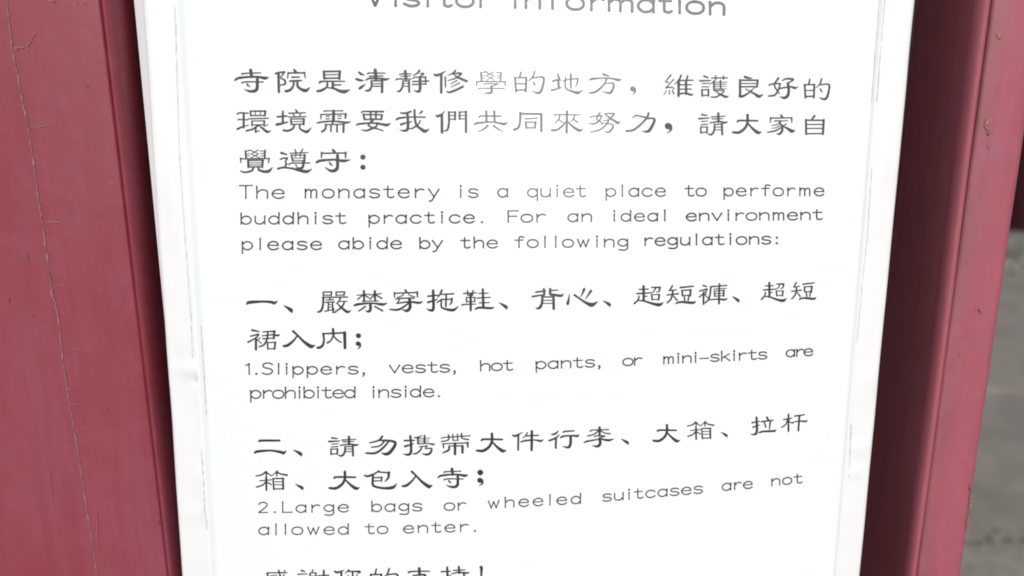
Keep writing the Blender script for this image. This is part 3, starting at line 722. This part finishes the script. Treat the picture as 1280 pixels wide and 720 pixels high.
def glyph(key, box=None):
    """strokes in frame pixels: [[(x, y, w), ...], ...]; box refits a repeated character to where it is printed again"""
    ox, oy, sc, text = A_[key]
    st = []
    for s in text.split(';'):
        st.append([tuple(float(v) for v in p.split(',')) for p in s.split()])
    st = [[(ox + x / sc, oy + y / sc, w_ / sc) for x, y, w_ in s] for s in st]
    if box:
        xs = [p[0] for s in st for p in s]; ys = [p[1] for s in st for p in s]
        hw = 1.3
        x0, x1, y0, y1 = min(xs) - hw, max(xs) + hw, min(ys) - hw, max(ys) + hw
        kx, ky = (box[1] - box[0]) / (x1 - x0), (box[3] - box[2]) / (y1 - y0)
        kw = (kx * ky) ** 0.5
        st = [[(box[0] + (x - x0) * kx, box[2] + (y - y0) * ky, w_ * kw) for x, y, w_ in s] for s in st]
    return st


def catmull(pts, n=7):
    if len(pts) == 2:
        return [tuple(pts[0][i] * (1 - t / 4) + pts[1][i] * t / 4 for i in range(3)) for t in range(5)]
    P = [tuple(2 * pts[0][i] - pts[1][i] for i in range(3))] + list(pts) + [tuple(2 * pts[-1][i] - pts[-2][i] for i in range(3))]
    out = []
    for k in range(1, len(P) - 2):
        a, b, c, d = P[k - 1:k + 3]
        for j in range(n):
            t = j / n
            out.append(tuple(0.5 * (2 * b[i] + (c[i] - a[i]) * t + (2 * a[i] - 5 * b[i] + 4 * c[i] - d[i]) * t * t + (3 * b[i] - a[i] - 3 * c[i] + d[i]) * t ** 3) for i in range(3)))
    out.append(P[-2])
    return out


INK = [0]
def stroke_mesh(vs, fs, pts):
    c = catmull(pts)
    # round both ends
    def cap(p, q):
        dx, dy = p[0] - q[0], p[1] - q[1]; L = math.hypot(dx, dy) or 1
        return [(p[0] + dx / L * p[2] / 2 * s, p[1] + dy / L * p[2] / 2 * s, p[2] * max(0.02, math.sqrt(1 - s * s))) for s in (0.45, 0.8, 0.97)]
    c = cap(c[0], c[1])[::-1] + c + cap(c[-1], c[-2])
    INK[0] = (INK[0] + 1) % 23
    lift = 0.00012 + INK[0] * 0.000004
    b = len(vs)
    for k in range(len(c)):
        a_, d_ = c[max(0, k - 1)], c[min(len(c) - 1, k + 1)]
        dx, dy = d_[0] - a_[0], d_[1] - a_[1]; L = math.hypot(dx, dy) or 1
        nx, ny = -dy / L, dx / L
        h = max(0.05, c[k][2]) / 2
        vs.append(px_sheet(c[k][0] + nx * h, c[k][1] + ny * h, lift))
        vs.append(px_sheet(c[k][0] - nx * h, c[k][1] - ny * h, lift))
        if k:
            i = b + 2 * k
            fs.append((i - 2, i, i + 1, i - 1))


def chinese(items, label):
    vs, fs = [], []
    for it in items:
        st = glyph(it) if isinstance(it, str) else glyph(it[0], it[1])
        for s in st:
            stroke_mesh(vs, fs, s)
    tag(link('chinese_text_line', vs, fs, ink_mat, sheet), label)


def zb(ox, oy, sc, x0, x1, y0, y1):
    return (ox + x0 / sc, ox + x1 / sc, oy + y0 / sc, oy + y1 / sc)


chinese(['寺', '院', '是', '清', '靜', '修', '學', '的', '地', '方', '，', '維', '護', '良', '好', ('的', zb(885, 85, 8, 958, 1222, 98, 322))],
        'top line of large black Chinese characters')
chinese(['環', '境', '需', '要', '我', '們', '共', '同', '來', '努', '力', ('，', zb(730, 132, 8, 818, 882, 192, 290)), '請', '大', '家', '自'],
        'second line of large Chinese characters, grey in its middle')
chinese(['覺', '遵', '守', '：'], 'short line of three large Chinese characters and a colon')
chinese(['一', '、', '嚴', '禁', '穿', '拖', '鞋', ('、', zb(480, 352, 7.53, 1075, 1165, 190, 268)), '背', '心', ('、', zb(650, 348, 7.11, 730, 808, 190, 257)), '超', '短', '褲',
         ('、', zb(820, 345, 6.095, 576, 636, 150, 206)), ('超', zb(820, 345, 6.095, 797, 1002, 45, 195)), ('短', zb(820, 345, 6.095, 1028, 1226, 42, 185))],
        'first rule in large Chinese characters')
chinese(['裙', '入', '內', '；'], 'end of the first rule in large Chinese characters')
chinese(['二', ('、', zb(310, 535, 6.737, 375, 458, 178, 242)), ('請', zb(310, 535, 6.737, 672, 942, 66, 242)), '勿', '携', '帶', ('大', zb(490, 532, 8, 838, 1155, 72, 264)), '件', '行', '李',
         ('、', zb(630, 528, 7.53, 1096, 1176, 150, 214)), ('大', zb(800, 515, 5.818, 90, 298, 88, 218)), ('箱', zb(800, 515, 5.818, 338, 542, 64, 205)),
         ('、', zb(800, 515, 5.818, 584, 638, 142, 188)), '拉', '杆'], 'second rule in large Chinese characters')
chinese(['箱', ('、', zb(310, 582, 8, 464, 556, 178, 249)), ('大', zb(310, 582, 8, 803, 1128, 52, 238)), '包', ('入', zb(450, 580, 7.53, 393, 692, 62, 220)), ('寺', zb(450, 580, 7.53, 727, 1027, 38, 224)),
         ('；', zb(450, 580, 7.53, 1108, 1164, 70, 216))], 'end of the second rule in large Chinese characters')
chinese(['感', '謝', '您', ('的', zb(460, 695, 8, 18, 305, 116, 345)), '支', '持', '！'], 'closing line of thanks in Chinese characters at the bottom edge')

# Latin letters: wide monoline strokes, x 0..10, baseline 0, x-height 10, y up
L_ = {
    'a': "8.6,7 6.5,9.6 3.2,9.4 1,6.6 1,3.2 3.4,.4 6.4,.6 8.6,3.2;8.8,9.8 8.7,.2", 'b': "1.2,13.6 1.3,.2;1.4,6.4 3.6,9.4 6.6,9.5 9,6.8 9,3.2 6.6,.5 3.6,.6 1.4,3.4",
    'c': "9,7.6 6.8,9.6 3.4,9.5 1,6.6 1,3.4 3.4,.5 6.8,.4 9,2.2", 'd': "8.8,13.6 8.7,.2;8.6,6.4 6.4,9.4 3.4,9.5 1,6.8 1,3.2 3.4,.5 6.4,.6 8.6,3.4",
    'e': "1,5.4 9,5.4;9,5.6 8.4,8 6.4,9.7 3.6,9.6 1,6.8 1,3.4 3.4,.5 6.6,.3 9,2", 'f': "8.6,13 6.6,13.6 4.6,12.2 4.5,.2;1.2,9.3 8,9.5",
    'g': "8.7,6.6 6.5,9.4 3.4,9.4 1.1,6.8 1.1,4 3.4,1.4 6.5,1.5 8.7,4.2;8.8,9.8 8.8,0 8.2,-2.8 5.6,-4 1.6,-3.4", 'h': "1.2,13.6 1.3,.2;1.4,6.2 3.8,9.2 6.8,9.4 8.8,7.2 8.8,.2",
    'i': "5,9.7 5,.2;5,13 5,13.3", 'k': "1.4,13.6 1.4,.2;8.6,9.6 1.8,4.2;4,6 9,.2", 'l': "5,13.8 5,.2", 'm': ".7,9.8 .7,.2;.8,6.6 2.4,9.2 4.2,9.2 5,7.2 5,.2;5,6.8 6.6,9.2 8.6,9.2 9.4,7.2 9.4,.2",
    'n': "1.1,9.8 1.2,.2;1.3,6.2 3.7,9.2 6.8,9.4 8.8,7.2 8.8,.2", 'o': "5,9.8 2.6,9.2 .8,6.8 .8,3.2 2.6,.8 5,.2 7.4,.8 9.2,3.2 9.2,6.8 7.4,9.2 5,9.8", 'p': "1.2,9.8 1.3,-4.2;1.4,6.4 3.6,9.4 6.6,9.5 9,6.8 9,3.2 6.6,.5 3.6,.6 1.4,3.4",
    'q': "8.8,9.8 8.8,-4.2;8.6,6.4 6.4,9.4 3.4,9.5 1,6.8 1,3.2 3.4,.5 6.4,.6 8.6,3.4", 'r': "2.4,9.8 2.4,.2;2.5,6 4.6,9 7,9.7 8.8,8.8", 's': "8.6,8.4 6.6,9.7 3.4,9.7 1.6,8 2.6,5.8 7,4.8 8.8,3 7.6,.8 4,.2 1.2,1.8",
    't': "4.2,13 4.2,2.6 5,.8 7,.3 8.8,1.4;1,9.4 8.4,9.6", 'u': "1.2,9.8 1.2,3 3.2,.6 6.2,.6 8.6,3.6;8.8,9.8 8.8,.2", 'v': "1,9.7 5,.3;9,9.7 5,.3", 'w': ".4,9.7 2.8,.3;5,8.6 2.8,.3;5,8.6 7.2,.3;9.6,9.7 7.2,.3",
    'y': "1,9.7 5.2,1;9,9.7 5.2,1 3.6,-2.8 1.4,-3.8", 'T': ".4,14.4 9.6,14.6;5,14.4 5,.2", 'F': "1.4,14.4 1.4,.2;1.4,14.3 9.2,14.4;1.4,7.6 8,7.6", 'S': "9,12.6 6.6,14.5 3.2,14.3 1.4,11.8 2.6,8.8 7.4,7 9,4.2 7.4,1 4,.2 .8,2",
    'L': "1.6,14.4 1.6,.4;1.6,.4 9.6,.5", 'V': ".8,14.4 5,.4;9.2,14.4 5,.4", 'I': "5,14.4 5,.3", '1': "3,11.4 5.6,13.8;5.6,13.8 5.7,.2", '2': "1.6,11 3,13.4 6,13.9 8.4,11.8 7.6,8 1.6,.6;1.6,.5 9,.5",
    '.': "4.9,.8 5.1,.8", ',': "4.9,1 5.3,.9;5.4,.6 5.3,-1.4 4.4,-2.6", '-': "1,5 9,5", ':': "4.9,8 5.1,8;4.9,1 5.1,1",
}
NARROW = set('il.,:1I')


def latin_letter(vs, fs, ch, cxp, base, bw, xh, wpx, slope):
    for s in L_[ch].split(';'):
        pts = [tuple(float(v) for v in p.split(',')) for p in s.split()]
        vert = len(pts) == 2 and abs(pts[0][0] - pts[1][0]) < abs(pts[0][1] - pts[1][1])
        dot = len(pts) == 2 and abs(pts[0][0] - pts[1][0]) + abs(pts[0][1] - pts[1][1]) < 0.6
        out = []
        for i, (x, y) in enumerate(pts):
            dx = (x - 5) / 10 * bw
            k = wpx * (1.0 if len(pts) > 2 else 0.92)
            if vert: k = wpx * (1.18 if i == 0 else 1.02)
            if dot: k = wpx * 1.55
            out.append((cxp + dx, base + slope * dx - y / 10 * xh, k))
        if len(out) == 2 and not dot:   # slightly waisted stems, like the print
            a, b = out
            out = [a, ((a[0] + b[0]) / 2, (a[1] + b[1]) / 2, min(a[2], b[2]) * 0.88), b]
        stroke_mesh(vs, fs, out)


def english(words, label, wpx=1.92, prop=0.78, name='english_text_line'):
    vs, fs = [], []
    for (t, x0, x1, b0, b1, bw, xh) in words:
        ha = 0.9 if t[0] in NARROW else bw / 2
        hb = 0.9 if t[-1] in NARROW else bw / 2
        n = len(t)
        wt = [prop if ch in NARROW else 1.22 if ch in 'mw' else 0.92 if ch in 'rtfs' else 1.0 for ch in t]
        cum = [0.0]
        for i in range(1, n):
            cum.append(cum[-1] + (wt[i - 1] + wt[i]) / 2)
        for i, ch in enumerate(t):
            f = cum[i] / cum[-1] if n > 1 else 0.5
            cxp = (x0 + ha) * (1 - f) + (x1 - hb) * f
            base = b0 + (b1 - b0) * (cxp - x0) / (x1 - x0)
            latin_letter(vs, fs, ch, cxp, base, bw, xh, wpx, (b1 - b0) / (x1 - x0))
    tag(link(name, vs, fs, ink_mat, sheet), label)


vs, fs = [], []
for ch, cxp, base in [('V', 469, 7.5), ('i', 494.5, 7.6), ('s', 514.5, 7.8), ('i', 534.7, 8.0), ('t', 557, 8.4), ('o', 581, 8.8), ('r', 607, 9.3),
                      ('I', 644, 10), ('n', 666, 10.6), ('f', 692, 11.2), ('o', 719, 12.2), ('r', 745.5, 13), ('m', 775.5, 14.2), ('a', 808, 15.2), ('t', 832, 15.9),
                      ('i', 849.6, 16.6), ('o', 869, 17.2), ('n', 896.3, 18.4)]:
    latin_letter(vs, fs, ch, cxp, base, {'m': 33, 'n': 22.5, 't': 20}.get(ch, 24), 15.5, 3.9, 0.035)
tag(link('english_heading', vs, fs, ink_mat, sheet), 'large grey English heading reading Visitor Information, cut by the top edge')

english([('The', 298.5, 356.6, 248.2, 248, 17.5, 11.2), ('monastery', 380.6, 550.3, 247.6, 247.2, 16, 11.2), ('is', 575, 599, 247, 247, 15, 11), ('a', 621, 636.5, 246.4, 246.4, 15, 10.8),
         ('quiet', 658.5, 734, 246.4, 246, 15, 10.7), ('place', 756, 833, 245.8, 245.4, 14.6, 10.4), ('to', 855, 883.5, 245.3, 245.1, 14, 10.2), ('performe', 903.5, 1031, 245, 244.8, 14, 10)],
        'small English text line starting The monastery')
english([('buddhist', 299.4, 433.8, 280.4, 279.6, 15.5, 10.3), ('practice.', 459.5, 603.4, 279.4, 278.6, 15.5, 10.3), ('For', 633, 683.5, 278, 277.6, 16, 10), ('an', 709, 740.8, 277.3, 277, 14.8, 10),
         ('ideal', 767, 832, 276.8, 276.2, 14.6, 9.8), ('environment', 857, 1029.5, 276.2, 274.6, 14.6, 9.6)], 'small English text line starting buddhist practice')
english([('please', 301, 403, 312.4, 312, 15.5, 10.4), ('abide', 422.5, 503, 311.4, 311, 15.5, 10.2), ('by', 523, 554.5, 311, 310.6, 15.2, 10.2), ('the', 574.5, 623, 310.2, 310, 15, 10),
         ('following', 642, 786.2, 309.6, 308.6, 15, 10), ('regulations:', 803, 972, 307.2, 305, 14.4, 9.8)], 'small English text line starting please abide')
english([('1.Slippers,', 309.5, 455.5, 468.2, 467.6, 15.5, 9.8), ('vests,', 485.5, 569, 466.4, 465.2, 15.5, 9.8), ('hot', 599, 642.6, 463.8, 462.8, 14.8, 9.4), ('pants,', 668.5, 750, 461.4, 458.6, 14.8, 9.4),
         ('or', 778, 804, 457.4, 456.2, 14, 9.2), ('mini-skirts', 829, 960, 455, 448.6, 13.2, 9), ('are', 982, 1017, 446.4, 444.4, 12.8, 8.8)], 'small English text line of the first rule about slippers', 1.78, 0.56)
english([('prohibited', 311.5, 445.5, 498.2, 497.4, 15.5, 10.2), ('inside.', 466, 549.5, 497.2, 496, 15.2, 10)], 'small English text line reading prohibited inside', 1.78, 0.56)
english([('2.Large', 321, 436.8, 641.2, 640, 15, 9.4), ('bags', 463, 529, 639.8, 638.8, 15, 9.6), ('or', 554.5, 584, 638.2, 637.6, 14.6, 9.4), ('wheeled', 610, 727.3, 635.6, 629.4, 14.2, 9.4),
         ('suitcases', 752, 879.6, 627.2, 616.4, 13.8, 9.2), ('are', 902, 941.5, 613.6, 610.2, 13, 9), ('not', 963.5, 1004, 607.6, 603.6, 12.6, 8.8)], 'small English text line of the second rule about large bags', 1.62, 0.66)
english([('allowed', 322.5, 437, 668.6, 668, 15, 9.6), ('to', 455, 485.5, 667.4, 667, 14.6, 9.4), ('enter.', 503.5, 594.5, 666.6, 664.4, 14.8, 9.4)], 'small English text line reading allowed to enter', 1.62, 0.66)
